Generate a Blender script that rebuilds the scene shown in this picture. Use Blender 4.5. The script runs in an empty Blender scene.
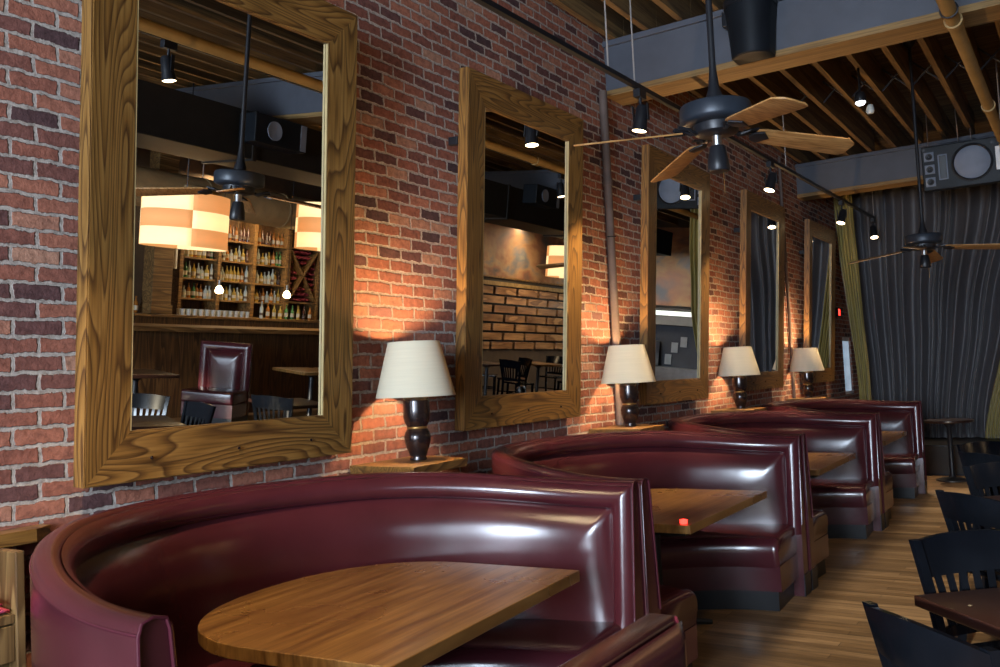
import bpy, bmesh, math, random
from math import sin, cos, pi, radians, sqrt
from mathutils import Vector, Matrix, noise as mnoise
random.seed(7)
SC = bpy.context.scene
COL = SC.collection

# ------------------------------------------------------------------ camera
F, YAW, PIT, ROL = 897.2876, .58, .052, -.0467
CAM = Vector((3.362, 0, 1.6164))
fwd = Vector((-sin(YAW)*cos(PIT), cos(YAW)*cos(PIT), sin(PIT)))
rgt = Vector((cos(YAW), sin(YAW), 0)); upv = rgt.cross(fwd)
r2 = cos(ROL)*rgt + sin(ROL)*upv; u2 = -sin(ROL)*rgt + cos(ROL)*upv
cd = bpy.data.cameras.new('camera'); cam = bpy.data.objects.new('camera', cd); COL.objects.link(cam)
cd.sensor_width = 36; cd.lens = F/1000*36; cd.clip_start = .05; cd.clip_end = 100
cam.matrix_world = Matrix(((r2.x, u2.x, -fwd.x, CAM.x), (r2.y, u2.y, -fwd.y, CAM.y), (r2.z, u2.z, -fwd.z, CAM.z), (0, 0, 0, 1)))
SC.camera = cam
SC.view_settings.view_transform = 'Standard'; SC.view_settings.look = 'None'
SC.view_settings.gamma = 1; SC.view_settings.use_curve_mapping = False
SC.view_settings.exposure = 0.62
SC.cycles.caustics_reflective = False; SC.cycles.caustics_refractive = False; SC.cycles.sample_clamp_indirect = 1.2; SC.cycles.sample_clamp_direct = 12

# --------------------------------------------------------------- materials
MATS = {}
class NT:
    def __init__(s, name):
        m = bpy.data.materials.new(name); m.use_nodes = True
        s.m = m; s.t = m.node_tree; s.n = s.t.nodes; s.l = s.t.links
        s.b = s.n['Principled BSDF']; MATS[name] = m
    def add(s, typ, ins=None, **kw):
        n = s.n.new(typ)
        for k, v in kw.items(): setattr(n, k, v)
        for k, v in (ins or {}).items():
            if hasattr(v, 'is_output') or isinstance(v, bpy.types.NodeSocket): s.l.new(v, n.inputs[k])
            else: n.inputs[k].default_value = v
        return n
    def link(s, a, b): s.l.new(a, b)
    def set(s, **kw):
        for k, v in kw.items():
            key = k.replace('_', ' ')
            if isinstance(v, bpy.types.NodeSocket): s.l.new(v, s.b.inputs[key])
            else: s.b.inputs[key].default_value = v
        return s
    def coord(s, scale=(1, 1, 1), rot=(0, 0, 0), out='Object'):
        c = s.add('ShaderNodeTexCoord')
        return s.add('ShaderNodeMapping', {'Vector': c.outputs[out], 'Scale': scale, 'Rotation': rot}).outputs[0]
    def noise(s, vec, scale=5, detail=4, rough=.5, dist=0):
        return s.add('ShaderNodeTexNoise', {'Vector': vec, 'Scale': scale, 'Detail': detail, 'Roughness': rough, 'Distortion': dist})
    def ramp(s, fac, stops, interp='LINEAR'):
        r = s.add('ShaderNodeValToRGB', {'Fac': fac}); e = r.color_ramp.elements
        r.color_ramp.interpolation = interp
        while len(e) < len(stops): e.new(.5)
        for k, (p, c) in enumerate(stops):
            e[k].position = p; e[k].color = (*c, 1) if len(c) == 3 else c
        return r.outputs[0]
    def mix(s, fac, a, b, mode='MIX'):
        n = s.add('ShaderNodeMix', data_type='RGBA', blend_type=mode)
        for i, v in ((0, fac), (6, a), (7, b)):
            if isinstance(v, bpy.types.NodeSocket): s.l.new(v, n.inputs[i])
            else: n.inputs[i].default_value = v if i == 0 or len(v) == 4 else (*v, 1)
        return n.outputs[2]
    def math(s, op, a, b=0.0):
        n = s.add('ShaderNodeMath', operation=op)
        for i, v in enumerate((a, b)):
            if isinstance(v, bpy.types.NodeSocket): s.l.new(v, n.inputs[i])
            else: n.inputs[i].default_value = v
        return n.outputs[0]
    def bump(s, h, strength=.3, dist=.01):
        b = s.add('ShaderNodeBump', {'Height': h, 'Strength': strength, 'Distance': dist})
        s.l.new(b.outputs[0], s.b.inputs['Normal']); return s

def col(c): return (*c, 1)
def plain(name, c, rough=.5, metal=0, spec=.5, vary=.15, vscale=6, coat=0, bump=0):
    t = NT(name)
    v = t.coord(); n = t.noise(v, vscale, 5)
    lo = tuple(x*(1-vary) for x in c); hi = tuple(min(1, x*(1+vary)) for x in c)
    t.set(Base_Color=t.ramp(n.outputs[0], [(.3, lo), (.7, hi)]), Roughness=rough, Metallic=metal, Specular_IOR_Level=spec, Coat_Weight=coat)
    if bump: t.bump(t.noise(v, 60, 4).outputs[0], bump, .003)
    return t.m
def emis(name, c, strength):
    t = NT(name); t.set(Base_Color=col(c), Emission_Color=col(c), Emission_Strength=strength); return t.m

def wood(name, axis, dark, mid, light, rings=7, scale=1.6, stretch=.12, rough=.4, coat=0, bumps=.15, linew=.35):
    """cathedral grain running along axis: contour lines of a stretched noise field"""
    t = NT(name)
    sc = [scale*5]*3; sc['xyz'.index(axis)] = scale*5*stretch
    v = t.coord(tuple(sc))
    n = t.noise(v, 1, 1, .35, .15)
    saw = t.math('FRACT', t.math('MULTIPLY', n.outputs[0], rings))
    sf = [90]*3; sf['xyz'.index(axis)] = 3
    fine = t.noise(t.coord(tuple(sf)), 1, 3)
    g = t.ramp(saw, [(0, light), (linew, mid), (.88, dark), (1, light)])
    f = t.ramp(fine.outputs[0], [(.36, (.5, .46, .42)), (.56, (1, 1, 1))])
    t.set(Base_Color=t.mix(.8, g, f, 'MULTIPLY'), Roughness=rough, Coat_Weight=coat, Coat_Roughness=.15)
    if bumps: t.bump(fine.outputs[0], bumps, .003)
    return t.m

# brick
def brick_mat():
    t = NT('brick')
    c = t.add('ShaderNodeTexCoord')
    sep = t.add('ShaderNodeSeparateXYZ', {0: c.outputs['Object']})
    cmb = t.add('ShaderNodeCombineXYZ', {'X': t.math('ADD', sep.outputs[1], sep.outputs[0]), 'Y': sep.outputs[2], 'Z': 0.0})
    nz = t.noise(cmb.outputs[0], 17, 5, .7)
    nz2 = t.noise(cmb.outputs[0], 1.3, 2)
    off = t.add('ShaderNodeVectorMath', {0: nz.outputs['Color'], 1: (.5, .5, .5)}, operation='SUBTRACT')
    off = t.add('ShaderNodeVectorMath', {0: off.outputs[0], 'Scale': .034}, operation='SCALE')
    off2 = t.add('ShaderNodeVectorMath', {0: nz2.outputs['Color'], 1: (.5, .5, .5)}, operation='SUBTRACT')
    off2 = t.add('ShaderNodeVectorMath', {0: off2.outputs[0], 'Scale': .03}, operation='SCALE')
    a = t.add('ShaderNodeVectorMath', {0: cmb.outputs[0], 1: off.outputs[0]}, operation='ADD')
    a = t.add('ShaderNodeVectorMath', {0: a.outputs[0], 1: off2.outputs[0]}, operation='ADD')
    br = t.add('ShaderNodeTexBrick', {'Vector': a.outputs[0], 'Color1': (0, 0, 0, 1), 'Color2': (1, 1, 1, 1), 'Mortar': (.5, .5, .5, 1), 'Scale': 1,
               'Mortar Size': .0095, 'Mortar Smooth': .45, 'Bias': 0, 'Brick Width': .2, 'Row Height': .069}, offset=.5, squash=1)
    rough_n = t.noise(cmb.outputs[0], 45, 5, .65)
    tone = t.ramp(br.outputs['Color'], [(0, (.075, .042, .045)), (.13, (.14, .06, .053)), (.26, (.22, .083, .06)), (.55, (.29, .105, .068)), (.8, (.36, .14, .088)), (1, (.40, .21, .14))])
    var = t.ramp(t.noise(cmb.outputs[0], 24, 6, .72).outputs[0], [(.28, (.5, .48, .5)), (.5, (.95, .95, .95)), (.72, (1.4, 1.42, 1.42))])
    tone = t.mix(1, tone, var, 'MULTIPLY')
    mn = t.noise(cmb.outputs[0], 30, 6, .75)
    mort = t.ramp(mn.outputs[0], [(.3, (.19, .155, .13)), (.7, (.56, .49, .43))])
    big = t.noise(cmb.outputs[0], .9, 3)
    spl = t.noise(cmb.outputs[0], 34, 6, .75)
    edge = t.math('GREATER_THAN', t.math('ADD', t.math('MULTIPLY', br.outputs['Fac'], .75), t.math('MULTIPLY', spl.outputs[0], 1.0)), .80)
    c2 = t.mix(edge, tone, mort)
    c2 = t.mix(.35, c2, t.ramp(big.outputs[0], [(.35, (.6, .55, .58)), (.65, (1, 1, 1))]), 'MULTIPLY')
    t.set(Base_Color=c2, Roughness=.85, Specular_IOR_Level=.25)
    h = t.math('SUBTRACT', t.math('MULTIPLY', rough_n.outputs[0], .45), br.outputs['Fac'])
    t.bump(h, .8, .014)
    return t.m
brick_mat()

OAK_D, OAK_M, OAK_L = (.065, .028, .008), (.185, .09, .021), (.235, .122, .032)
wood('oak_vertical', 'z', OAK_D, OAK_M, OAK_L, rings=20, scale=1.25, stretch=.13, linew=.55)
wood('oak_across', 'y', OAK_D, OAK_M, OAK_L, rings=20, scale=1.25, stretch=.13, linew=.5)
wood('oak_dark_vertical', 'z', (.03, .014, .006), (.075, .036, .013), (.11, .055, .02), rings=9, scale=1.2, stretch=.1)
wood('shelf_wood', 'y', (.09, .045, .015), (.17, .09, .03), (.24, .14, .05), rings=6, scale=1.4, stretch=.1)
wood('joist_wood', 'y', (.09, .05, .016), (.16, .092, .03), (.21, .125, .042), rings=4, scale=1, stretch=.06, rough=.8)
wood('deck_wood', 'x', (.09, .055, .024), (.16, .10, .044), (.21, .14, .06), rings=4, scale=1, stretch=.08, rough=.85)
wood('beam_wood', 'x', (.20, .115, .035), (.26, .155, .05), (.30, .185, .065), rings=4, scale=.8, stretch=.05, rough=.7)
wood('blade_wood', 'x', (.34, .17, .055), (.42, .22, .075), (.48, .27, .10), rings=5, scale=2.2, stretch=.1, rough=.45)
wood('sideboard_wood', 'z', (.08, .042, .014), (.145, .083, .03), (.19, .115, .043), rings=7, scale=1.8, stretch=.1)
def table_mat():
    t = NT('table_wood')
    f1 = t.noise(t.coord((34, 1.6, 8)), 1, 3, .5, 0); f2 = t.noise(t.coord((110, 3, 20)), 1, 3)
    c = t.ramp(f1.outputs[0], [(.3, (.11, .05, .014)), (.48, (.19, .095, .027)), (.62, (.25, .13, .038)), (.78, (.32, .185, .062))])
    c = t.mix(.6, c, t.ramp(f2.outputs[0], [(.35, (.6, .55, .5)), (.62, (1, 1, 1))]), 'MULTIPLY')
    r = t.ramp(t.noise(t.coord((3, 3, 3)), 1, 4).outputs[0], [(.3, (.24,)*3), (.7, (.36,)*3)])
    t.set(Base_Color=c, Roughness=r, Coat_Weight=.35, Coat_Roughness=.18)
    return t.m
table_mat()
def floor_mat():
    t = NT('floor_boards')
    v = t.coord()
    br = t.add('ShaderNodeTexBrick', {'Vector': v, 'Color1': (0, 0, 0, 1), 'Color2': (1, 1, 1, 1), 'Mortar': (0, 0, 0, 1), 'Scale': 1, 'Mortar Size': .0018,
               'Mortar Smooth': .1, 'Bias': 0, 'Brick Width': 1.25, 'Row Height': .082}, offset=.37, offset_frequency=3)
    f = t.noise(t.coord((2.2, 30, 1)), 1, 4, .6, .4); f2 = t.noise(t.coord((6, 120, 1)), 1, 3)
    tone = t.ramp(br.outputs['Color'], [(0, (.10, .058, .026)), (.35, (.155, .092, .043)), (.7, (.21, .13, .066)), (1, (.26, .165, .085))])
    tone = t.mix(.85, tone, t.ramp(f.outputs[0], [(.3, (.45, .42, .4)), (.55, (.95, .93, .9)), (.75, (1.25, 1.2, 1.15))]), 'MULTIPLY')
    tone = t.mix(.5, tone, t.ramp(f2.outputs[0], [(.35, (.6, .58, .55)), (.6, (1, 1, 1))]), 'MULTIPLY')
    tone = t.mix(br.outputs['Fac'], tone, (.02, .012, .006))
    wear = t.noise(v, 1.7, 5, .6)
    t.set(Base_Color=tone, Roughness=t.ramp(wear.outputs[0], [(.3, (.42,)*3), (.7, (.6,)*3)]), Specular_IOR_Level=.35)
    t.bump(t.math('SUBTRACT', t.math('MULTIPLY', f.outputs[0], .3), br.outputs['Fac']), .25, .004)
    return t.m
floor_mat()
def leather_mat(name, c, rough):
    t = NT(name); v = t.coord()
    n = t.noise(v, 2.2, 4, .6); fine = t.add('ShaderNodeTexVoronoi', {'Vector': v, 'Scale': 260})
    wr = t.noise(v, 5, 2, .4)
    lo = tuple(x*.8 for x in c); hi = tuple(x*1.2 for x in c)
    t.set(Base_Color=t.ramp(n.outputs[0], [(.3, lo), (.7, hi)]), Roughness=t.ramp(n.outputs[0], [(.3, (rough-.02,)*3), (.7, (rough+.03,)*3)]), Specular_IOR_Level=.55)
    t.bump(t.math('ADD', t.math('MULTIPLY', fine.outputs['Distance'], .2), t.math('MULTIPLY', wr.outputs[0], 1.5)), .1, .004); return t.m
leather_mat('leather', (.048, .0098, .0138), .205)
leather_mat('leather_piping', (.052, .009, .016), .22)
plain('kick_black', (.009, .009, .01), .35, spec=.2)
plain('black_lacquer', (.0018, .0026, .0048), .13, spec=.2)
plain('dark_table', (.022, .009, .007), .3, coat=.3)
plain('black_metal', (.010, .011, .014), .38, spec=.3)
plain('fan_metal', (.02, .026, .036), .4, metal=.2, spec=.35)
plain('steel', (.45, .45, .46), .3, metal=1)
plain('grey_paint', (.058, .064, .082), .6, vary=.1)
plain('cloud_paint', (.24, .22, .2), .7, vary=.1)
plain('dark_plaster', (.035, .028, .022), .85)
plain('wall_brown', (.06, .035, .018), .8)
plain('pipe_paint', (.10, .068, .055), .7, vary=.25)
plain('yellow_pipe', (.30, .19, .062), .55)
plain('duct_dark', (.014, .012, .010), .6, spec=.2)
plain('duct_tan', (.28, .20, .10), .5, bump=.05)
plain('bronze', (.022, .013, .012), .25, metal=.4, coat=.4)
plain('brass', (.35, .2, .06), .35, metal=.8)
plain('speaker_black', (.007, .009, .012), .45, spec=.15)
plain('speaker_cone', (.16, .19, .25), .6)
plain('white_plastic', (.7, .68, .66), .4)
plain('paper', (.6, .6, .58), .8)
plain('napkin', (.42, .05, .11), .85)
plain('glass_clear', (.52, .55, .52), .12, spec=.6)
plain('rope', (.25, .22, .2), .8)
t = NT('mirror_glass'); t.set(Base_Color=(.9, .91, .9, 1), Metallic=1, Roughness=.004)
plain('rebate_lit_wood', (.42, .31, .14), .55)  # lighter than the oak: window light on the inner edges put into colour
def curtain_mat(name, a, b, rough=.8, sheen=.3):
    t = NT(name); v = t.coord((40, 40, 3)); n = t.noise(v, 1, 3)
    t.set(Base_Color=t.ramp(n.outputs[0], [(.3, a), (.7, b)]), Roughness=rough, Sheen_Weight=sheen, Sheen_Roughness=.4); return t.m
curtain_mat('curtain_dark', (.056, .052, .056), (.07, .066, .071), .5, .3)
curtain_mat('curtain_gold', (.22, .165, .035), (.34, .265, .062), .6)
def shade_mat(name, c, c2, emit):
    t = NT(name); out = t.n['Material Output']
    wv = t.noise(t.coord((4, 4, 160)), 1, 2)
    cc = t.ramp(wv.outputs[0], [(.3, tuple(x*.94 for x in c)), (.7, c)])
    d = t.add('ShaderNodeBsdfDiffuse', {'Color': cc}); tr = t.add('ShaderNodeBsdfTranslucent', {'Color': col(c2)})
    mx = t.add('ShaderNodeMixShader', {0: .24, 1: d.outputs[0], 2: tr.outputs[0]})
    last = mx
    if emit:
        e = t.add('ShaderNodeEmission', {'Color': col(c2), 'Strength': emit})
        last = t.add('ShaderNodeAddShader', {0: mx.outputs[0], 1: e.outputs[0]})
    t.link(last.outputs[0], out.inputs[0]); return t.m
shade_mat('lampshade', (.80, .72, .54), (.75, .62, .38), 0)
shade_mat('drum_cream', (.8, .72, .55), (1, .76, .40), .6)
shade_mat('drum_orange', (.62, .38, .18), (.95, .48, .17), .36)
emis('bulb', (1, .82, .55), 14); emis('spot_face', (1, .78, .45), 7); emis('pendant_glow', (1, .68, .36), 12)
emis('white_bulb', (.9, .93, 1), 3.0); emis('red_light', (1, .03, .02), 4); emis('strip_light', (1, .82, .5), .9); emis('green_sign', (.1, .6, .25), .5)
emis('kitchen_strip', (.95, 1, .9), .8)
t = NT('window_glass'); out = t.n['Material Output']
tr = t.add('ShaderNodeBsdfTransparent', {'Color': (.93, .97, 1, 1)}); gl = t.add('ShaderNodeBsdfGlossy', {'Roughness': .02})
t.link(t.add('ShaderNodeMixShader', {0: .06, 1: tr.outputs[0], 2: gl.outputs[0]}).outputs[0], out.inputs[0])
for nm, c in (('liquor_amber', (.30, .11, .02)), ('liquor_clear', (.50, .55, .50)), ('liquor_green', (.04, .12, .04)), ('liquor_dark', (.03, .012, .01)), ('liquor_red', (.22, .025, .02)), ('liquor_gold', (.45, .30, .06))):
    plain(nm, c, .12, spec=.6)
plain('label_cream', (.6, .54, .4), .7); plain('label_dark', (.1, .07, .05), .7); plain('cork_red', (.18, .02, .03), .5)
def mural_mat():
    t = NT('mural'); v = t.coord((1, .9, 1.6)); n = t.noise(v, 1.1, 3, .55, .4); n2 = t.noise(t.coord((1, 2.2, 1.0)), 1.2, 2)
    c = t.ramp(n.outputs[0], [(.3, (.05, .045, .05)), (.45, (.22, .09, .045)), (.55, (.30, .17, .08)), (.66, (.12, .12, .13)), (.8, (.33, .26, .15))])
    c = t.mix(.5, c, t.ramp(n2.outputs[0], [(.35, (.3, .28, .3)), (.6, (1, .9, .8))]), 'MULTIPLY')
    t.set(Base_Color=c, Roughness=.7); return t.m
mural_mat()
wood('block_wood', 'y', (.16, .07, .025), (.3, .15, .06), (.42, .23, .10), rings=3, scale=1, stretch=.2, rough=.35)

# ------------------------------------------------------------------ meshes
class MB:
    """collects shapes and links them as ONE mesh object"""
    def __init__(s): s.v = []; s.f = []; s.mi = []; s.mats = []
    def _m(s, mat):
        if mat not in s.mats: s.mats.append(mat)
        return s.mats.index(mat)
    def raw(s, vs, fs, mat, M=None):
        o = len(s.v); k = s._m(mat)
        for p in vs: s.v.append(tuple(M @ Vector(p)) if M else tuple(p))
        for f in fs: s.f.append([o+i for i in f]); s.mi.append(k)
        return s
    def from_bm(s, bm, mat, M=None):
        bm.verts.ensure_lookup_table(); bm.verts.index_update()
        s.raw([v.co[:] for v in bm.verts], [[v.index for v in f.verts] for f in bm.faces], mat, M); bm.free(); return s
    def box(s, lo, hi, mat, bev=0, M=None, seg=2):
        bm = bmesh.new(); bmesh.ops.create_cube(bm, size=1)
        for v in bm.verts: v.co = Vector([lo[i] if v.co[i] < 0 else hi[i] for i in range(3)])
        if bev: bmesh.ops.bevel(bm, geom=bm.edges[:], offset=bev, segments=seg, affect='EDGES', profile=.5)
        return s.from_bm(bm, mat, M)
    def prism(s, pts, z0, z1, mat, bev=0, M=None):
        bm = bmesh.new(); n = len(pts)
        a = [bm.verts.new((x, y, z0)) for x, y in pts]; b = [bm.verts.new((x, y, z1)) for x, y in pts]
        bm.faces.new(a[::-1]); bm.faces.new(b)
        for i in range(n): bm.faces.new((a[i], a[(i+1) % n], b[(i+1) % n], b[i]))
        bmesh.ops.recalc_face_normals(bm, faces=bm.faces[:])
        if bev:
            e = [e for e in bm.edges if abs(e.verts[0].co.z-e.verts[1].co.z) < 1e-6]
            bmesh.ops.bevel(bm, geom=e, offset=bev, segments=3, affect='EDGES', profile=.5)
        return s.from_bm(bm, mat, M)
    def lathe(s, prof, mat, seg=32, c=(0, 0, 0), M=None, cap=True):
        vs = []; fs = []; n = len(prof)
        for r, z in prof:
            for k in range(seg):
                a = 2*pi*k/seg; vs.append((c[0]+r*cos(a), c[1]+r*sin(a), c[2]+z))
        for i in range(n-1):
            for k in range(seg): fs.append((i*seg+k, i*seg+(k+1) % seg, (i+1)*seg+(k+1) % seg, (i+1)*seg+k))
        if cap:
            fs.append(tuple(range(seg))[::-1]); fs.append(tuple((n-1)*seg+k for k in range(seg)))
        return s.raw(vs, fs, mat, M)
    def tube(s, pts, r, mat, seg=10, M=None):
        pts = [Vector(p) for p in pts]; vs = []; fs = []; n = len(pts); rr = r if isinstance(r, (list, tuple)) else [r]*n
        up = None
        for i, p in enumerate(pts):
            d = (pts[min(i+1, n-1)]-pts[max(i-1, 0)]).normalized()
            if up is None: up = d.orthogonal().normalized()
            up = (up-d*up.dot(d)).normalized(); sd = d.cross(up)
            for k in range(seg):
                a = 2*pi*k/seg; vs.append((p+(up*cos(a)+sd*sin(a))*rr[i])[:])
        for i in range(n-1):
            for k in range(seg): fs.append((i*seg+k, i*seg+(k+1) % seg, (i+1)*seg+(k+1) % seg, (i+1)*seg+k))
        fs.append(tuple(range(seg))[::-1]); fs.append(tuple((n-1)*seg+k for k in range(seg)))
        return s.raw(vs, fs, mat, M)
    def loft(s, rings, mat, closed=True, caps=True, M=None):
        n = len(rings); m = len(rings[0]); vs = [p for r in rings for p in r]; fs = []
        for i in range(n-1):
            for k in range(m if closed else m-1): fs.append((i*m+k, i*m+(k+1) % m, (i+1)*m+(k+1) % m, (i+1)*m+k))
        if caps and closed: fs.append(tuple(range(m))[::-1]); fs.append(tuple((n-1)*m+k for k in range(m)))
        return s.raw(vs, fs, mat, M)
    def build(s, name, parent=None, smooth=35, loc=None, rot=None):
        me = bpy.data.meshes.new(name); me.from_pydata(s.v, [], s.f)
        for k in s.mats: me.materials.append(MATS[k])
        for p, i in zip(me.polygons, s.mi): p.material_index = i
        bm = bmesh.new(); bm.from_mesh(me); bmesh.ops.recalc_face_normals(bm, faces=bm.faces[:]); bm.to_mesh(me); bm.free()
        if smooth:
            for p in me.polygons: p.use_smooth = True
            me.set_sharp_from_angle(angle=radians(smooth))
        me.update()
        o = bpy.data.objects.new(name, me); COL.objects.link(o)
        if parent: o.parent = parent
        if loc: o.location = loc
        if rot: o.rotation_euler = rot
        return o

def tag(o, label=None, cat=None, group=None, kind=None):
    if label: o['label'] = label
    if cat: o['category'] = cat
    if group: o['group'] = group
    if kind: o['kind'] = kind
    return o
def empty(name, loc=(0, 0, 0), rz=0, label=None, cat=None, group=None):
    o = bpy.data.objects.new(name, None); COL.objects.link(o); o.empty_display_size = .1
    o.location = loc; o.rotation_euler = (0, 0, rz); return tag(o, label, cat, group)
def dup(root, loc, rz=None, label=None, group=None):
    def rec(o, par):
        c = o.copy(); COL.objects.link(c)
        if par: c.parent = par
        for ch in o.children: rec(ch, c)
        return c
    r = rec(root, None); r.location = loc
    if rz is not None: r.rotation_euler = (0, 0, rz)
    return tag(r, label, None, group)
def struct(o): o['kind'] = 'structure'; return o
def rotz(a, c=(0, 0, 0)): return Matrix.Translation(c) @ Matrix.Rotation(a, 4, 'Z')

# ======================================================== SETTING
struct(MB().box((-.3, -5.2, -.12), (10.2, 21.2, 0), 'floor_boards').build('floor', smooth=0))
w = MB()
w.box((-.3, -5.2, 0), (0, 15.3, 4.95), 'brick'); w.box((-.3, 15.9, 0), (0, 21.2, 4.95), 'brick')
w.box((-.3, 15.3, 0), (0, 15.9, 1.12), 'brick'); w.box((-.3, 15.3, 2.06), (0, 15.9, 4.95), 'brick')
struct(w.build('wall_left', smooth=0))
struct(MB().box((10, -5.2, 0), (10.2, 21.2, 4.95), 'wall_brown').build('wall_right', smooth=0))
struct(MB().box((-.3, 21, 0), (10.2, 21.2, 4.95), 'dark_plaster').build('wall_back', smooth=0))
WIN = [(1.68, 3.8), (4.3, 6.3), (6.9, 9.2)]
w = MB(); xs = [-.3]+[v for p in WIN for v in p]+[10.2]
for i in range(0, len(xs), 2): w.box((xs[i], -5.2, 0), (xs[i+1], -5, 4.95), 'wall_brown')
for a, b in WIN: w.box((a, -5.2, 0), (b, -5, 1.1), 'wall_brown'); w.box((a, -5.2, 3.5), (b, -5, 4.95), 'wall_brown')
struct(w.build('wall_front', smooth=0))
for i, (a, b) in enumerate(WIN):
    f = MB(); m = (a+b)/2
    for x in (a+.03, m, b-.03): f.box((x-.03, -5.14, 1.1), (x+.03, -5.06, 3.5), 'oak_dark_vertical')
    for z in (1.13, 2.7, 3.47): f.box((a+.06, -5.14, z-.03), (b-.06, -5.06, z+.03), 'oak_dark_vertical')
    fr = struct(f.build('window_%d' % (i+1), smooth=0))
    MB().box((a+.06, -5.105, 1.16), (b-.06, -5.095, 3.44), 'window_glass').build('pane', fr, smooth=0)
# side window at the far end of the brick wall
f = MB()
f.box((-.16, 15.3, 1.12), (-.02, 15.36, 2.06), 'white_plastic'); f.box((-.16, 15.84, 1.12), (-.02, 15.9, 2.06), 'white_plastic')
f.box((-.16, 15.36, 1.12), (-.02, 15.84, 1.17), 'white_plastic'); f.box((-.16, 15.36, 2.0), (-.02, 15.84, 2.06), 'white_plastic')
fr = struct(f.build('window_4', smooth=0))
MB().box((-.1, 15.36, 1.17), (-.09, 15.84, 2.0), 'window_glass').build('pane', fr, smooth=0)

# ceiling deck with joists and cross bracing
ceil = struct(MB().box((-.3, -5.2, 4.84), (10.2, 21.2, 4.95), 'deck_wood').build('ceiling', smooth=0))
JX = [.1+.31*i for i in range(32)]
spans = [(-5, 1.05), (1.05, 7.15), (7.15, 13.25), (13.25, 21)]
for k, (y0, y1) in enumerate(spans):
    for i, x in enumerate(JX):
        if k in (0, 3) and i % 2: continue
        MB().box((x-.026, y0+.005, 4.515), (x+.026, y1-.005, 4.84), 'joist_wood').build('joist', ceil, smooth=0)
for yb in (4.2, 10.35):
    for i in range(0, 11 if yb > 5 else 8):
        x0, x1 = JX[i]+.026, JX[i+1]-.026
        b = MB(); b.tube([(x0, yb, 4.55), (x1, yb, 4.8)], .011, 'grey_paint', 5); b.tube([(x0, yb+.03, 4.8), (x1, yb+.03, 4.55)], .011, 'grey_paint', 5)
        b.build('cross_brace', ceil)
# big boxed beams
for yb, lab in ((6.99, 'grey boxed beam with tan underside, nearest, behind the near fan'), (13.08, 'grey boxed beam with tan underside, farther, before the dark curtain')):
    r = empty('ceiling_beam', (0, yb, 4.03), 0, lab, 'beam', 'boxed ceiling beams')
    MB().box((0.002, 0, .05), (9.99, .33, .48), 'grey_paint', .006).build('casing', r, smooth=0)
    MB().box((0.002, -.004, 0), (9.99, .334, .05), 'beam_wood').build('soffit_board', r, smooth=0)
    MB().box((0.002, -.03, .43), (9.99, 0, .48), 'grey_paint', .004).build('top_ledge', r, smooth=0)

# stage at the far end, curtains
struct(MB().box((.3, 13.95, 0), (4.4, 15.6, .42), 'kick_black').box((.3, 13.925, .02), (4.4, 13.95, .40), 'dark_plaster').build('trim_1', smooth=0)).name = 'floor_stage'
struct(MB().box((0, 15.62, 0), (4.4, 15.7, 4.84), 'dark_plaster').build('wall_far', smooth=0)) if False else None
def curtain(name, mat, left, right, top, z0, z1, y, folds, amp, seed, nz=40, per=10):
    """left/right: functions z -> x; hanging cloth with vertical folds"""
    rnd = random.Random(seed); n = folds*per; ph = [rnd.uniform(.5, 1.6) for _ in range(folds)]
    acc = [0]
    for p in ph: acc.append(acc[-1]+p)
    rows = []
    for j in range(nz+1):
        z = z1+(z0-z1)*j/nz; row = []
        for i in range(n+1):
            u = i/n*folds; k = min(int(u), folds-1); fr = u-k
            s = (acc[k]+fr*ph[k])/acc[-1]
            L, R = left(z), right(z)
            a = amp*(.6+.5*ph[k])*(1 if j else .6)
            yy = y + a*cos(2*pi*fr) + .02*mnoise.noise((i*.13, z*.8, seed))
            xx = L+(R-L)*s + .25*a*sin(2*pi*fr) + .012*mnoise.noise((i*.09, z*1.1, seed+5))
            row.append((xx, yy, z))
        rows.append(row)
    rings = [r for r in rows]
    m = MB().loft(rings, mat, closed=False, caps=False)
    o = m.build(name, smooth=180)
    s = o.modifiers.new('thickness', 'SOLIDIFY'); s.thickness = .008
    return o
def sst(a, b, x): t_ = max(0, min(1, (x-a)/(b-a))); return t_*t_*(3-2*t_)
o = curtain('curtain', 'curtain_dark', lambda z: .22+.18*sst(4.2, .4, z), lambda z: 3.0-.5*sst(4.2, 2.2, z)-.4*sst(2.6, .43, z), 4.4, .432, 4.36, 15.14, 11, .055, 3, per=20)
tag(o, 'wide charcoal curtain in vertical folds filling the far end of the room', 'curtain')
o = curtain('curtain', 'curtain_gold', lambda z: .14+.2*sst(4.3, .9, z), lambda z: .42+.08*sst(4.3, .9, z), 4.4, .432, 4.36, 14.66, 6, .03, 4, per=10)
tag(o, 'gold curtain swept in at the left edge of the dark curtain', 'curtain', 'gold side curtains')
o = curtain('curtain', 'curtain_gold', lambda z: 2.52-.14*sst(4.2, 1.9, z)-.40*sst(2.4, .2, z), lambda z: 2.95-.18*sst(4.2, 1.9, z)-.5*sst(2.4, .2, z), 4.4, .432, 4.36, 14.97, 6, .03, 5, per=10)
tag(o, 'gold curtain gathered at the right edge of the dark curtain', 'curtain', 'gold side curtains')
tag(MB().tube([(.05, 15.05, 4.39), (3.6, 15.05, 4.39)], .022, 'black_metal').build('curtain_rail'), 'dark curtain rail across the far opening under the ceiling', 'rail')

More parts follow.
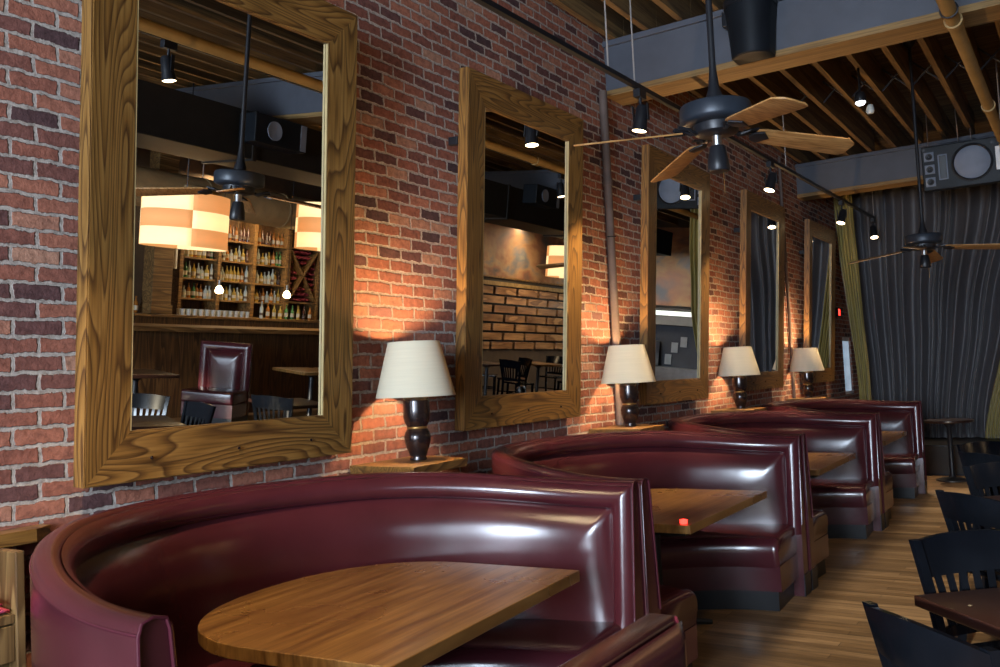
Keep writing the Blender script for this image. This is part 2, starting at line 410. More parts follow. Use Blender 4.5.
# ======================================================== MIRRORS
TILT = .07
def mirror(yc, W, H, zb, label):
    r = empty('wall_mirror', (.05, yc, zb), 0, label, 'mirror', 'oak framed mirrors along the brick wall')
    r.rotation_euler = (0, TILT, 0)
    fw = .205; d0, d1 = .0, .072; h = W/2
    def member(name, pts, mat):
        # pts: four plan corners (y,z) outer0, outer1, inner1, inner0; face slopes slightly down towards the glass
        bm = bmesh.new(); fr = []; bk = []
        for k, (y, z) in enumerate(pts):
            fr.append(bm.verts.new((d1 if k < 2 else d1-.012, y, z))); bk.append(bm.verts.new((d0, y, z)))
        bm.faces.new(fr); bm.faces.new(bk[::-1])
        for k in range(4): bm.faces.new((fr[k], bk[k], bk[(k+1) % 4], fr[(k+1) % 4]))
        bmesh.ops.recalc_face_normals(bm, faces=bm.faces[:])
        e = [e for e in bm.edges if e.verts[0].co.x > .05 and e.verts[1].co.x > .05 and {e.verts[0], e.verts[1]} in ({fr[0], fr[1]}, {fr[2], fr[3]})]
        bmesh.ops.bevel(bm, geom=e, offset=.005, segments=2, affect='EDGES')
        MB().from_bm(bm, mat).build(name, r, smooth=0)
    member('stile', [(-h, 0), (-h, H), (-h+fw, H-fw), (-h+fw, fw)], 'oak_vertical')
    member('stile', [(h, 0), (h, H), (h-fw, H-fw), (h-fw, fw)], 'oak_vertical')
    member('bottom_rail', [(-h, 0), (h, 0), (h-fw, fw), (-h+fw, fw)], 'oak_across')
    member('top_rail', [(-h, H), (h, H), (h-fw, H-fw), (-h+fw, H-fw)], 'oak_across')
    e = .012
    MB().box((.038, -h+fw-e, fw-e), (.044, h-fw+e, H-fw+e), 'mirror_glass').build('mirror_glass', r, smooth=0)
    for y in (h-fw, -h+fw): MB().box((.046, y-.0025, fw), (.059, y+.0025, H-fw), 'rebate_lit_wood').build('rebate', r, smooth=0)
    for y in (-.45, 0, .45): MB().lathe([(.0, -.001), (.007, 0), (.007, .004), (.004, .007), (0, .008)], 'bronze', 10, M=Matrix.Translation((d1-.002, y, .09)) @ Matrix.Rotation(pi/2, 4, 'Y')).build('screw', r)
    if yc > 3:
        z = H*.8; MB().box((-.07, -h-.012, z-.025), (.0, -h+.03, z+.025), 'black_metal', .003).build('hanging_bracket', r, smooth=0)
    return r
mirror(2.745, 1.49, 2.286, 1.282, 'largest framed mirror, nearest the camera, reflecting the bar shelves')
mirror(5.248, 1.51, 2.25, 1.32, 'framed mirror behind the nearest lamp, reflecting the wall of wooden blocks')
mirror(7.965, 1.51, 2.27, 1.345, 'middle framed mirror behind the second lamp and the near fan blade')
mirror(10.626, 1.51, 2.26, 1.37, 'fourth framed mirror, reflecting the dark curtain, between third and fourth lamps')
mirror(13.332, 1.51, 2.26, 1.375, 'farthest framed mirror beside the gold curtain')

# ======================================================== BOOTHS
S = 2.7446; Y1 = 3.914
BA, BB, BX0 = 1.53, 1.35, 1.6
def bpath(n=220, head=None, hb=0):
    """semi-ellipse from the left arm end round the back to the right arm end, resampled by length: (x, u, nx, nu)"""
    tm = math.asin(1)*1.0; P = []
    N = 2000
    for i in range(N+1):
        a = -pi/2+pi*i/N; P.append((BX0-BA*cos(a), BB*sin(a)))
    P = [p for p in P if p[0] <= 1.575]
    L = [0]
    for a, b in zip(P, P[1:]): L.append(L[-1]+math.hypot(b[0]-a[0], b[1]-a[1]))
    out = []; j = 0
    if head: tot = L[-1]; SS = head+[hb+(tot-2*hb)*i/260 for i in range(261)]+[tot-h for h in head[::-1]]
    else: SS = [L[-1]*i/n for i in range(n+1)]
    for s in SS:
        while j < len(L)-2 and L[j+1] < s: j += 1
        t_ = (s-L[j])/(L[j+1]-L[j]); x = P[j][0]+t_*(P[j+1][0]-P[j][0]); u = P[j][1]+t_*(P[j+1][1]-P[j][1])
        tx, tu = P[j+1][0]-P[j][0], P[j+1][1]-P[j][1]; q = math.hypot(tx, tu); nx, nu = -tu/q, tx/q
        if nx*(1.6-x)+nu*(0-u) < 0: nx, nu = -nx, -nu
        out.append((x, u, nx, nu, s))
    return out, L[-1]
PATH, PLEN = bpath()
def zt(x): return 1.12+.075*sst(1.5, .3, x)
def thick(z, top): return .085+.06*max(0, (top-z))/.7
def P3(p, s, z): return (p[0]+p[2]*s, p[1]+p[3]*s, z)
def make_booth(label):
    r = empty('booth', (0, 0, 0), 0, label, 'booth', 'curved burgundy booths along the brick wall')
    rings = []
    for p in PATH:
        T = zt(p[0])
        pr = [(0, 0), (0, T-.035), (.006, T-.012), (.022, T-.001), (.043, T+.003), (.068, T+.001), (.082, T-.012), (.086, T-.03), (thick(.45, T), .45), (thick(.45, T)+.01, 0)]
        rings.append([P3(p, s, z) for s, z in pr])
    MB().loft(rings, 'leather').build('back_shell', r, smooth=50)
    # padded inner face: border roll along the top and both ends, then the panel
    b = .108; path, L = bpath(None, [b*i/14 for i in range(14)], b); NV1, NV2 = 14, 42; rows = []
    for p in path:
        T = zt(p[0]); row = []
        for j in range(NV1+NV2+1):
            z = T-.012-(b*j/NV1 if j <= NV1 else b+(T-.012-b-.43)*(j-NV1)/NV2); v = (T-.012-z)/(T-.012-.43)
            e1 = min(p[4], L-p[4]); e2 = (T-.012-z)*1.0; e = min(e1, e2)
            if e < b-1e-6: d = .034*max(0, sin(pi*e/b))**.62
            else:
                q = e-b; d = .062*(1-math.exp(-q/.06)); d *= 1-.5*sst(.25, 1.0, v)
            row.append(P3(p, thick(z, T)-.001+d, z))
        rows.append(row)
    MB().loft(rows, 'leather', closed=False, caps=False).build('back_cushion', r, smooth=60)
    # piping
    for k, p in enumerate((PATH[0], PATH[-1])):
        T = zt(p[0]); dx = .004
        prof = [(0.002, .15), (.002, T-.03), (.012, T-.004), (.042, T+.005), (.076, T-.004), (.085, T-.03), (thick(.5, T)-.002, .5)]
        MB().tube([(P3(p, s, z)[0]+dx, P3(p, s, z)[1], z) for s, z in prof], .005, 'leather_piping', 8).build('piping', r)
        s1 = P3(p, .0, 0); s2 = P3(p, .16, 0)
        MB().box((1.572, min(s1[1], s2[1])+.005, 0), (1.582, max(s1[1], s2[1])-.005, .15), 'black_metal', .002).build('corner_guard', r, smooth=0)
    MB().tube([P3(p, .003, zt(p[0])-.028) for p in PATH[::3]], .005, 'leather_piping', 8).build('piping', r)
    # seat
    so, si = .13, .655
    sp = [p for p in PATH if p[0] <= 1.55]
    def seat_ring(p, k):
        pr = [(so, .30), (so, .50), (so+.12, .503), (si-.16, .50), (si-.07, .49), (si-.025, .470), (si-.004, .435), (si-.002, .385), (si-.03, .29), (so+.1, .285)]
        cx, cz = (so+si)/2, .38
        return [P3(p, cx+(s-cx)*k[0], cz+(z-cz)*k[1]) for s, z in pr]
    rr = []
    n = len(sp)
    for i, p in enumerate(sp):
        e = min(i, n-1-i); k = {0: (.95, .80), 1: (.985, .94)}.get(e, (1, 1)); rr.append(seat_ring(p, k))
    MB().loft(rr, 'leather').build('seat_cushion', r, smooth=50)
    sq = [p for p in PATH if p[0] <= 1.535]; sk = [p for p in PATH if p[0] <= 1.51]
    MB().loft([[P3(p, s, z) for s, z in ((so, .13), (so, .30), (si-.034, .30), (si-.046, .13))] for p in sq], 'leather').build('seat_apron', r, smooth=40)
    MB().loft([[P3(p, s, z) for s, z in ((so, 0), (so, .13), (si-.06, .13), (si-.06, 0))] for p in sk], 'kick_black').build('kick_plate', r, smooth=40)
    return r
BL = ['nearest burgundy leather horseshoe booth, in the foreground under the largest mirror', 'second burgundy leather booth from the camera, right behind the nearest lamp',
      'third burgundy leather booth from the camera, in front of the middle mirror', 'farthest burgundy leather booth, beside the dark curtain']
b0 = make_booth(BL[0]); b0.location = (0, 2.53, 0)
for i, yc, sy in ((1, 5.248, 1.03), (2, 8.03, 1.012), (3, 10.776, 1.0)): dup(b0, (0, yc, 0), 0, BL[i]).scale = (1, sy, 1)
b0.scale = (1, .972, 1)

def booth_table(label):
    r = empty('booth_table', (0, 0, 0), 0, label, 'table', 'booth tables')
    pts = []; hx, hy = 1.47, .722; x0 = .90; rx = x0-.34
    pts += [(hx, -hy)]
    for i in range(49):
        a = -pi/2-pi*i/48; ca, sa = cos(a), sin(a)
        pts.append((x0+rx*math.copysign(abs(ca)**.9, ca), hy*math.copysign(abs(sa)**.9, sa)))
    pts += [(hx, hy)]
    MB().prism(pts, .745, .793, 'table_wood', .004).build('table_top', r, smooth=14)
    MB().prism([(x0+(x-x0)*.9, y*.9) for x, y in pts], .72, .745, 'kick_black').build('under_frame', r, smooth=40)
    MB().lathe([(.055, .03), (.055, .06), (.04, .09), (.04, .68), (.12, .72)], 'black_metal', 24, (.95, 0, 0)).build('pedestal', r)
    for a in (pi/4, 3*pi/4, 5*pi/4, 7*pi/4):
        MB().tube([(.95, 0, .05), (.95+.2*cos(a), .2*sin(a), .04), (.95+.36*cos(a), .36*sin(a), .016)], [.03, .025, .016], 'black_metal', 10).build('foot', r)
    return r
TL = ['large round-backed wooden table in the nearest booth, in the foreground', 'wooden table with a red glint on its corner, in the second booth', 'wooden table in the third booth', 'wooden table in the farthest booth']
t0 = booth_table(TL[0]); t0.location = (.07, Y1-S/2+.06, 0); t0.rotation_euler = (0, 0, radians(4.5)); t0.scale = (1, .95, 1)
for i in (1, 2, 3): dup(t0, (.03, Y1-S/2+S*i, 0), radians(1), TL[i]).scale = (1, 1, 1)

r = empty('red_glint', (1.463, 4.625, .7945), 0, 'small glowing red piece added for the glint on the second booth table', 'glint')  # added glowing piece standing for a red glint whose source is unseen
MB().lathe([(0, 0), (.017, 0), (.02, .004), (.021, .022), (.018, .022), (.016, .006), (0, .006)], 'red_light', 20).build('glint_rim', r)
MB().lathe([(0, .007), (.0155, .007), (.0155, .017), (0, .018)], 'red_light', 16).build('glint', r)
# lamp shelves and lamps
def lamp_shelf(label):
    r = empty('lamp_shelf', (0, 0, 0), 0, label, 'shelf', 'lamp shelves between the booths')
    MB().prism([(.005, -.30), (.47, -.33), (.45, .16), (.005, .30)], -.045, 0, 'oak_across', .003).build('shelf_board', r, smooth=0)
    MB().prism([(.005, -.02), (.16, -.02), (.16, .02), (.005, .02)], -.2, -.045, 'oak_across').build('shelf_bracket', r, smooth=0)
    return r
SL = ['oak shelf on the brick wall under the nearest lamp', 'oak shelf on the brick wall under the second lamp', 'oak shelf on the brick wall under the third lamp', 'oak shelf on the brick wall under the farthest lamp']
ls = lamp_shelf(SL[0]); ls.location = (0, Y1-.02, 1.197)
for i in (1, 2, 3): dup(ls, (0, Y1-.02+S*i, 1.197), 0, SL[i])
def lamp(label):
    r = empty('table_lamp', (0, 0, 0), 0, label, 'lamp', 'lamps with cream shades along the wall')
    pr = [(.0, 0), (.046, 0), (.048, .008), (.043, .016), (.05, .035), (.064, .07), (.073, .105), (.0745, .13), (.069, .152), (.058, .168), (.055, .174)]
    MB().lathe(pr, 'bronze', 36).build('lower_body', r, smooth=60)
    MB().lathe([(.056, .172), (.058, .176), (.058, .181), (.056, .185)], 'brass', 36).build('ring', r, smooth=60)
    MB().lathe([(.055, .183), (.06, .192), (.069, .21), (.0745, .235), (.0755, .27), (.0735, .32), (.072, .352), (.066, .36), (.02, .365), (.012, .37), (.012, .42), (.016, .425), (.016, .45), (.0, .452)], 'bronze', 36).build('upper_body', r, smooth=60)
    sh = MB(); sg = 48
    prof = [(.222, .349), (.2225, .352), (.1455, .649), (.1445, .652), (.142, .649), (.219, .350)]
    sh.lathe(prof+[prof[0]], 'lampshade', sg, cap=False)
    s = sh.build('lamp_shade', r, smooth=60)
    MB().tube([(.2205*cos(a*pi/24), .2205*sin(a*pi/24), .351) for a in range(49)], .0028, 'lampshade', 6).build('trim', s); MB().tube([(.1435*cos(a*pi/24), .1435*sin(a*pi/24), .651) for a in range(49)], .0028, 'lampshade', 6).build('trim', s)
    MB().lathe([(.0, .45), (.014, .45), (.03, .48), (.032, .505), (.022, .53), (.0, .537)], 'bulb', 16).build('bulb', r)
    for a in (0, 2*pi/3, 4*pi/3): MB().tube([(0.012*cos(a), .012*sin(a), .44), (.152*cos(a), .152*sin(a), .615)], .002, 'brass', 5).build('harp', r)
    MB().lathe([(0, .437), (.02, .437), (.02, .447), (0, .447)], 'brass', 12).build('collar', r)
    return r
LL = ['cream shaded lamp with dark turned base, nearest, on the shelf beside the largest mirror', 'cream shaded lamp, second from the camera, between second and middle mirrors',
      'cream shaded lamp, third from the camera, in front of the fourth mirror', 'cream shaded lamp, farthest, in front of the last mirror']
lp = lamp(LL[0]); lp.location = (.22, Y1, 1.1985)
for i in (1, 2, 3): dup(lp, (.22+.0, Y1+S*i, 1.1985), 0, LL[i])

# ledge and service stand at the left edge
r = empty('wall_ledge', (0, 1.4, 1.155), 0, 'oak ledge along the brick wall left of the nearest booth', 'shelf')
MB().prism([(.005, -.6), (.11, -.6), (.11, .42), (.06, .50), (.005, .50)], -.05, 0, 'oak_across', .003).build('shelf_board', r, smooth=0)
MB().box((.005, -.1, -.2), (.09, -.06, -.05), 'oak_across').build('shelf_bracket', r, smooth=0)
r = empty('service_stand', (.06, 1.6, 0), 0, 'light wood service stand with pink napkins, at the left edge', 'cabinet')
for y in (-.62, 0): MB().box((.24, y-.03, 0), (.37, y, 1.137), 'sideboard_wood', .004).box((.0, y-.027, 0), (.24, y-.003, 1.125), 'sideboard_wood').build('side_panel', r, smooth=0)
MB().box((.0, -.618, .91), (.36, -.031, .94), 'sideboard_wood', .003).build('shelf', r, smooth=0)
MB().box((.335, -.618, .79), (.36, -.031, .905), 'sideboard_wood', .003).build('rail', r, smooth=0)
MB().box((.0, -.618, .05), (.012, -.031, 1.1), 'sideboard_wood').build('back_panel', r, smooth=0)
for k in range(2):
    d = MB()
    d.box((.30, -.612, .06+.35*k), (.34, -.052, .39+.35*k), 'oak_dark_vertical', .004)
    for q in range(5): d.box((.34, -.59, .09+.35*k+.058*q), (.35, -.075, .12+.35*k+.058*q), 'oak_dark_vertical', .003)
    dr = d.build('drawer', r, smooth=0)
    MB().lathe([(.006, 0), (.006, .015), (.015, .02), (.015, .03), (0, .032)], 'bronze', 12, M=Matrix.Translation((.35, -.33, .25+.35*k)) @ Matrix.Rotation(pi/2, 4, 'Y')).build('knob', dr)
for k in range(3):
    nb = MB(); rws = []
    for i in range(9):
        a = i/8; rws.append([(.33-.2*a, -.2+.14*b/6-.02*k, 0.0+.008*sin(pi*b/6)+.004*sin(a*5+k)*(b/6)+.010) for b in range(7)])
    o = nb.loft(rws, 'napkin', closed=False, caps=False).build('napkin', smooth=60, loc=(.08, 1.62-.004*k, .943+.022*k))
    s = o.modifiers.new('thickness', 'SOLIDIFY'); s.thickness = .008
    tag(o, ['folded pink napkin at the bottom of the pile in the service stand', 'folded pink napkin in the middle of the pile in the service stand', 'folded pink napkin on top of the pile in the service stand'][k], 'napkin', 'pink napkins')

# ======================================================== FANS
def fan(label, rod):
    r = empty('ceiling_fan', (0, 0, 0), 0, label, 'fan', 'ceiling fans')
    MB().lathe([(0, -.008), (.12, -.006), (.155, .0), (.168, .008), (.172, .02), (.172, .075), (.166, .088), (.15, .094), (.08, .1), (.045, .108), (0, .11)], 'fan_metal', 48).build('motor_housing', r, smooth=40)
    MB().lathe([(0, -.055), (.09, -.055), (.105, -.045), (.11, -.02), (.11, -.004), (0, -.004)], 'black_metal', 40).build('flywheel', r, smooth=40)
    MB().lathe([(.045, .1), (.042, .13), (.028, .17), (.02, .24), (.016, .3), (.0155, rod)], 'black_metal', 16).build('down_rod', r, smooth=50)
    MB().lathe([(.02, rod-.10), (.05, rod-.07), (.07, rod-.02), (.07, rod)], 'black_metal', 24).build('canopy', r, smooth=50)
    MB().lathe([(0, -.115), (.022, -.115), (.024, -.06), (0, -.055)], 'steel', 20).build('collar', r, smooth=50)
    MB().lathe([(0, -.235), (.05, -.235), (.054, -.228), (.05, -.18), (.038, -.12), (.034, -.11), (0, -.108)], 'black_metal', 28).build('switch_housing', r, smooth=40)
    MB().tube([(.03, .01, -.23), (.031, .01, -.34)], .0018, 'brass', 5).build('pull_chain', r)
    for k in range(4):
        a = k*pi/2; M = Matrix.Rotation(a, 4, 'Z')
        Mb = M @ Matrix.Translation((.0, 0, -.03)) @ Matrix.Rotation(radians(6.5), 4, 'Y') @ Matrix.Rotation(radians(-13), 4, 'X')
        pts = [(.2, -.052), (.24, -.062), (.67, -.079), (.715, -.045), (.72, -.03), (.72, .05), (.70, .076), (.67, .079), (.24, .062), (.2, .052)]
        b = MB().prism(pts, -.004, .004, 'blade_wood', .0015, Mb).build('blade', r, smooth=40)
        ir = MB(); ir.tube([(.09, 0, -.04), (.13, -.012, -.05), (.17, 0, -.036), (.215, 0, -.034)], [.013, .012, .012, .01], 'black_metal', 8, M)
        ir.prism([(.19, -.035), (.23, -.05), (.275, 0), (.23, .05), (.19, .035), (.17, 0)], -.013, -.004, 'black_metal', .002, Mb)
        for yy in (-.03, .03): ir.tube([(.12, yy*.4, -.05), (.16, yy*1.3, -.04), (.21, yy, -.03)], .008, 'black_metal', 6, M)
        ir.build('blade_iron', r, smooth=40)
    return r
fan('black ceiling fan with four wooden blades, nearest, below the first grey beam', 4.84-2.81).location = (1.92, 4.2, 2.81)
bpy.data.objects['ceiling_fan'].rotation_euler = (0, 0, radians(45))
fan('black ceiling fan with wooden blades, farther, in front of the dark curtain', 4.84-2.765).location = (2.06, 9.7, 2.765)
bpy.data.objects['ceiling_fan.001'].rotation_euler = (0, 0, radians(-1))

# ======================================================== TRACK LIGHTS
def spot(loc, label, aim, energy, size=60):
    r = empty('track_spotlight', loc, 0, label, 'spotlight', 'track spotlights')
    MB().box((-.022, -.05, -.05), (.022, .05, -.001), 'black_metal', .003).build('track_adapter', r, smooth=0)
    MB().tube([(0, 0, -.05), (0, 0, -.1)], .009, 'black_metal', 8).build('stem', r)
    d = (Vector(aim)-(Vector(loc)+Vector((0, 0, -.17)))).normalized()
    q = Vector((0, 0, -1)).rotation_difference(d).to_matrix().to_4x4(); M = Matrix.Translation((0, 0, -.17)) @ q
    MB().lathe([(0, .075), (.03, .075), (.038, .06), (.04, -.02), (.047, -.08), (.043, -.08), (.034, -.055), (0, -.055)], 'black_metal', 24, M=M).build('spot_head', r, smooth=40)
    MB().lathe([(0, -.084), (.03, -.083), (.0435, -.079), (.0435, -.06), (0, -.06)], 'spot_face', 20, M=M).build('lens', r)
    for sx in (-1, 1): MB().box((sx*.048-.003, -.012, -.19), (sx*.048+.003, .012, -.09), 'black_metal').build('yoke', r, smooth=0)
    l = bpy.data.lights.new('spot_lamp', 'SPOT'); l.energy = energy; l.color = (1, .72, .42); l.spot_size = radians(size); l.spot_blend = .6; l.shadow_soft_size = .03
    lo = bpy.data.objects.new('spot_lamp', l); COL.objects.link(lo); lo.parent = r
    r.scale = (1.22, 1.22, 1.22)
    lo.matrix_local = Matrix.Translation(Vector((0, 0, -.17))+d*.10) @ Vector((0, 0, -1)).rotation_difference(d).to_matrix().to_4x4()
    return r
def tz(y): return 3.66+.0145*(y-3)
r = empty('light_track', (.72, 0, 0), 0, 'long black lighting track hung beside the brick wall', 'track', 'lighting tracks')
MB().loft([[(a, y, tz(y)+b) for a, b in ((-.018, 0), (.018, 0), (.018, .034), (-.018, .034))] for y in (.6, 14.75)], 'black_metal').build('track_rail', r, smooth=0)
for y in (2.2, 5.55, 5.98, 9.9, 14.7): MB().tube([(0, y, tz(y)+.03), (0, y, 4.84)], .006, 'rope', 6).build('suspension_rod', r)
SP = [(6.06, 'track spotlight nearest the near fan, left of its hub', (.3, 5.9, 1.2)), (9.3, 'lit track spotlight seen below the near fan blade', (.25, 8.6, 1.3)),
      (12.5, 'track spotlight before the gold curtain', (.25, 11.7, 1.3)), (14.6, 'last track spotlight, in front of the dark curtain', (1.1, 13.4, .4)), (1.15, 'unseen track spotlight added out of view to light the nearest booth table', (1.0, 2.4, .8))]  # last entry is an added lamp, out of view, for the nearest table
for y, lb, aim in SP: spot((.72, y, tz(y)-.003), lb, aim, 260)
r = empty('light_track', (3.05, 0, 0), 0, 'black lighting track over the middle tables, seen in the largest mirror', 'track', 'lighting tracks')
MB().box((-.018, -1, 3.98), (.018, 12, 4.014), 'black_metal').build('track_rail', r, smooth=0)
for y in (.5, 4, 8, 11.5): MB().tube([(0, y, 4.01), (0, y, 4.84)], .006, 'rope', 6).build('suspension_rod', r)
for y, lb, aim in [(4.38, 'track spotlight hanging at the upper left of the largest mirror', (2.6, 4.9, 0)), (7.6, 'track spotlight over the dark tables, second along its track', (2.4, 8.0, 0)), (10.6, 'track spotlight over the far dark tables', (2.3, 10.8, 0))]:
    spot((3.05, y, 3.981), lb, aim, 45, 75)

# ======================================================== THINGS ON CEILING AND WALL
# hanging loudspeaker far right
r = empty('hanging_loudspeaker', (2.19, 12.62, 3.78), 0, 'large black loudspeaker hung by chains at the upper right', 'loudspeaker')
r.rotation_euler = (radians(7), 0, radians(2))
MB().box((-.47, 0, 0), (.47, .42, .56), 'speaker_black', .012).build('cabinet', r, smooth=0)
MB().lathe([(.235, 0), (.235, .012), (.215, .018), (.205, .008)], 'black_metal', 48, M=Matrix.Translation((.10, 0, .29)) @ Matrix.Rotation(pi/2, 4, 'X'), cap=False).build('woofer_ring', r, smooth=50)
MB().lathe([(.205, .004), (.19, .012), (.1, .018), (0, .02)], 'speaker_cone', 48, M=Matrix.Translation((.10, 0, .29)) @ Matrix.Rotation(pi/2, 4, 'X'), cap=False).build('woofer', r, smooth=80)
for z in (.11, .27, .43):
    t_ = MB(); t_.box((-.44, -.008, z-.058), (-.325, .001, z+.058), 'speaker_cone', .003).lathe([(.042, -.002), (.042, .014), (.03, .014), (.01, .004)], 'black_metal', 20, M=Matrix.Translation((-.3825, -.004, z)) @ Matrix.Rotation(pi/2, 4, 'X')).build('tweeter', r, smooth=40)
p = MB(); p.box((-.285, -.006, .12), (-.175, .001, .44), 'speaker_cone', .002).box((-.27, -.008, .135), (-.19, .0, .425), 'kick_black', .002); p.build('port', r, smooth=0)
MB().box((.36, -.012, .15), (.41, .001, .44), 'white_plastic', .003).build('label_strip', r, smooth=0)
for x, z in ((.33, .5), (.43, .06), (-.44, .53)): MB().lathe([(.02, 0), (.02, .008), (0, .01)], 'black_metal', 12, M=Matrix.Translation((x, 0, z)) @ Matrix.Rotation(pi/2, 4, 'X')).build('bolt', r)
for x in (-.4, -.05, .1, .36): MB().tube([(x, .2, .55), (x*.98, .16, .75), (x*.96, .1, .99)], .007, 'steel', 6).build('chain', r)
# bucket-like speaker on the first beam
r = empty('beam_loudspeaker', (1.33, 6.83, 4.02), 0, 'black tapered loudspeaker mounted on the first grey beam', 'loudspeaker')
def half_round(w, d, n=14): return [(-w, .12)]+[(-w*cos(pi*i/n), -d*sin(pi*i/n)) for i in range(n+1)]+[(w, .12)]
rg = []
for z, w_, d_ in ((0, .138, .11), (.01, .15, .12), (.25, .168, .135), (.46, .19, .15), (.47, .18, .14)): rg.append([(x, y, z) for x, y in half_round(w_, d_)])
MB().loft(rg, 'speaker_black').build('cabinet', r, smooth=40)
MB().loft([[(x*1.02, (y-.004) if y < .1 else y, z) for x, y in half_round(w_, d_)] for z, w_, d_ in ((.40, .186, .147), (.455, .19, .15))], 'black_metal').build('rim', r, smooth=40)
MB().box((-.225, .02, .30), (-.17, .1, .42), 'black_metal', .008).build('bracket', r, smooth=0)
MB().box((-.06, .11, .1), (.06, .158, .36), 'black_metal').build('wall_plate', r, smooth=0)
# yellow pipe
pp = [(2.73, 2.0, 3.94), (2.73, 12.5, 3.94), (2.73, 20.9, 3.94)]
r = empty('ceiling_pipe', (0, 0, 0), 0, 'tan painted pipe running under the beams at upper right', 'pipe')
MB().tube(pp, .048, 'yellow_pipe', 20).build('pipe_run', r)
for y in (6.85, 9.4, 13.0): MB().tube([(2.73, y-.035, 3.94), (2.73, y+.035, 3.94)], .06, 'yellow_pipe', 20).build('coupling', r)
for y in (6.6, 10.9): MB().tube([(2.73, y, 3.99), (2.73, y, 4.84)], .008, 'rope', 6).build('pipe_hanger', r)
for y in (6.6, 10.9): MB().tube([(2.73+.054*cos(a*pi/10), y, 3.94+.054*sin(a*pi/10)) for a in range(21)], .006, 'black_metal', 6).build('pipe_clamp', r)
# wall pipes
def wpipe(y, z0, z1, rad, lab):
    r = empty('wall_pipe', (rad+.012, y, z0), 0, lab, 'pipe', 'pipes on the brick wall')
    MB().tube([(0, 0, 0), (0, 0, z1-z0)], rad, 'pipe_paint', 14).build('pipe_run', r)
    for z in (.3*(z1-z0), .75*(z1-z0)): MB().tube([(0, 0, z-.03), (0, 0, z+.03)], rad*1.2, 'pipe_paint', 14).build('coupling', r)
    MB().tube([(0, -rad*1.8, .6*(z1-z0)), (0.01+rad, 0, .6*(z1-z0)), (0, rad*1.8, .6*(z1-z0))], .006, 'black_metal', 6).build('pipe_clamp', r)
wpipe(6.83, 0.9, 4.03, .036, 'rusty brown vertical pipe on the brick between second and middle mirrors')
wpipe(12.15, 0.9, 4.45, .022, 'thin brown vertical pipe on the brick between the last two mirrors')
tag(MB().box((.0, 14.93, 2.38), (.05, 15.05, 2.52), 'kick_black', .005).box((.05, 14.95, 2.40), (.056, 15.03, 2.50), 'red_light').build('wall_lamp', smooth=0), 'small red glowing light on the brick past the last mirror', 'light')
r = empty('ceiling_lamp', (1.645, 9.27, 4.17), 0, 'small round white lamp on a bracket among the ceiling joists', 'lamp')
MB().lathe([(0, .0), (.05, .01), (.06, .05), (.045, .1), (.012, .12), (.012, .66)], 'black_metal', 20).build('lamp_body', r)
MB().lathe([(.0, -.028), (.03, -.022), (.048, .0), (.045, .02), (0, .03)], 'white_bulb', 20).build('bulb', r)
MB().lathe([(.0, -.03), (.03, -.024), (.042, .0), (.03, .06), (0, .08)], 'glass_clear', 20, (.03, .3, -.02)).tube([(.03, .3, .05), (.0, .0, .12)], .008, 'black_metal', 6).build('second_head', r)

# ======================================================== CHAIRS AND DARK TABLES
def chair(label):
    r = empty('slat_back_chair', (0, 0, 0), 0, label, 'chair', 'black slat back chairs')
    W = .255   # local: seat centre at origin, back towards -x, facing +x
    sv = []
    MB().prism([(-.2, -.2), (.2, -.235), (.235, -.2), (.235, .2), (.2, .235), (-.2, .2)], .435, .47, 'black_lacquer', .008).build('seat', r, smooth=40)
    for s in (-1, 1):
        MB().loft([[(x+a*.017, s*.2*q+b*.017, z) for a, b in ((-1, -1), (1, -1), (1, 1), (-1, 1))] for x, q, z in ((.2, 1.06, 0), (.19, 1, .435))], 'black_lacquer').build('leg', r, smooth=0)
        MB().loft([[(x+a*.014, s*yy+b*.019, z) for a, b in ((-1, -1), (1, -1), (1, 1), (-1, 1))] for x, yy, z in ((-.25, .2, 0), (-.205, .2, .25), (-.195, .205, .45), (-.225, .225, .65), (-.275, .25, .885))], 'black_lacquer').build('leg', r, smooth=20)
        MB().box((-.2, s*.2-.011, .18), (.2, s*.2+.011, .205), 'black_lacquer').build('stretcher', r, smooth=0)
    MB().box((.01, -.195, .185), (.032, .195, .205), 'black_lacquer').build('stretcher', r, smooth=0)
    def rail(z0, z1, x0, x1, w0, w1, th):
        rg = []
        for i in range(15):
            q = -1+2*i/14; bow = -.035*(1-q*q)
            rg.append([(x0+bow-th, q*w0, z0), (x0+bow+th, q*w0, z0), (x1+bow+th*.8, q*w1, z1-.02*q*q), (x1+bow-th*.8, q*w1, z1-.02*q*q)])
        return MB().loft(rg, 'black_lacquer')
    rail(.735, .895, -.245, -.278, .245, .265, .012).build('top_rail', r, smooth=25)
    rail(.50, .55, -.205, -.21, .2, .205, .011).build('lower_rail', r, smooth=25)
    for i in range(6):
        q = -1+2*(i+.75)/6.5; q = (i-2.5)/2.5*.72; bow = -.035*(1-q*q)
        MB().loft([[(x+bow+a*.006, yy+b*.014, z) for a, b in ((-1, -1), (1, -1), (1, 1), (-1, 1))] for x, yy, z in ((-.21, q*.19, .53), (-.225, q*.212, .64), (-.248, q*.232, .75))], 'black_lacquer').build('slat', r, smooth=20)
    return r
def dining_table(label, size=.74, rz=0):
    r = empty('dining_table', (0, 0, 0), rz, label, 'table', 'dark square tables')
    h = size/2
    MB().box((-h, -h, .722), (h, h, .762), 'dark_table', .005).build('table_top', r, smooth=30)
    MB().lathe([(.045, .03), (.05, .05), (.036, .09), (.036, .66), (.1, .70), (.1, .722)], 'black_metal', 20).build('pedestal', r, smooth=40)
    for k in range(4):
        a = k*pi/2+pi/4
        MB().tube([(.03*cos(a), .03*sin(a), .06), (.2*cos(a), .2*sin(a), .045), (.33*cos(a), .33*sin(a), .016)], [.026, .022, .016], 'black_metal', 8).build('foot', r)
    return r
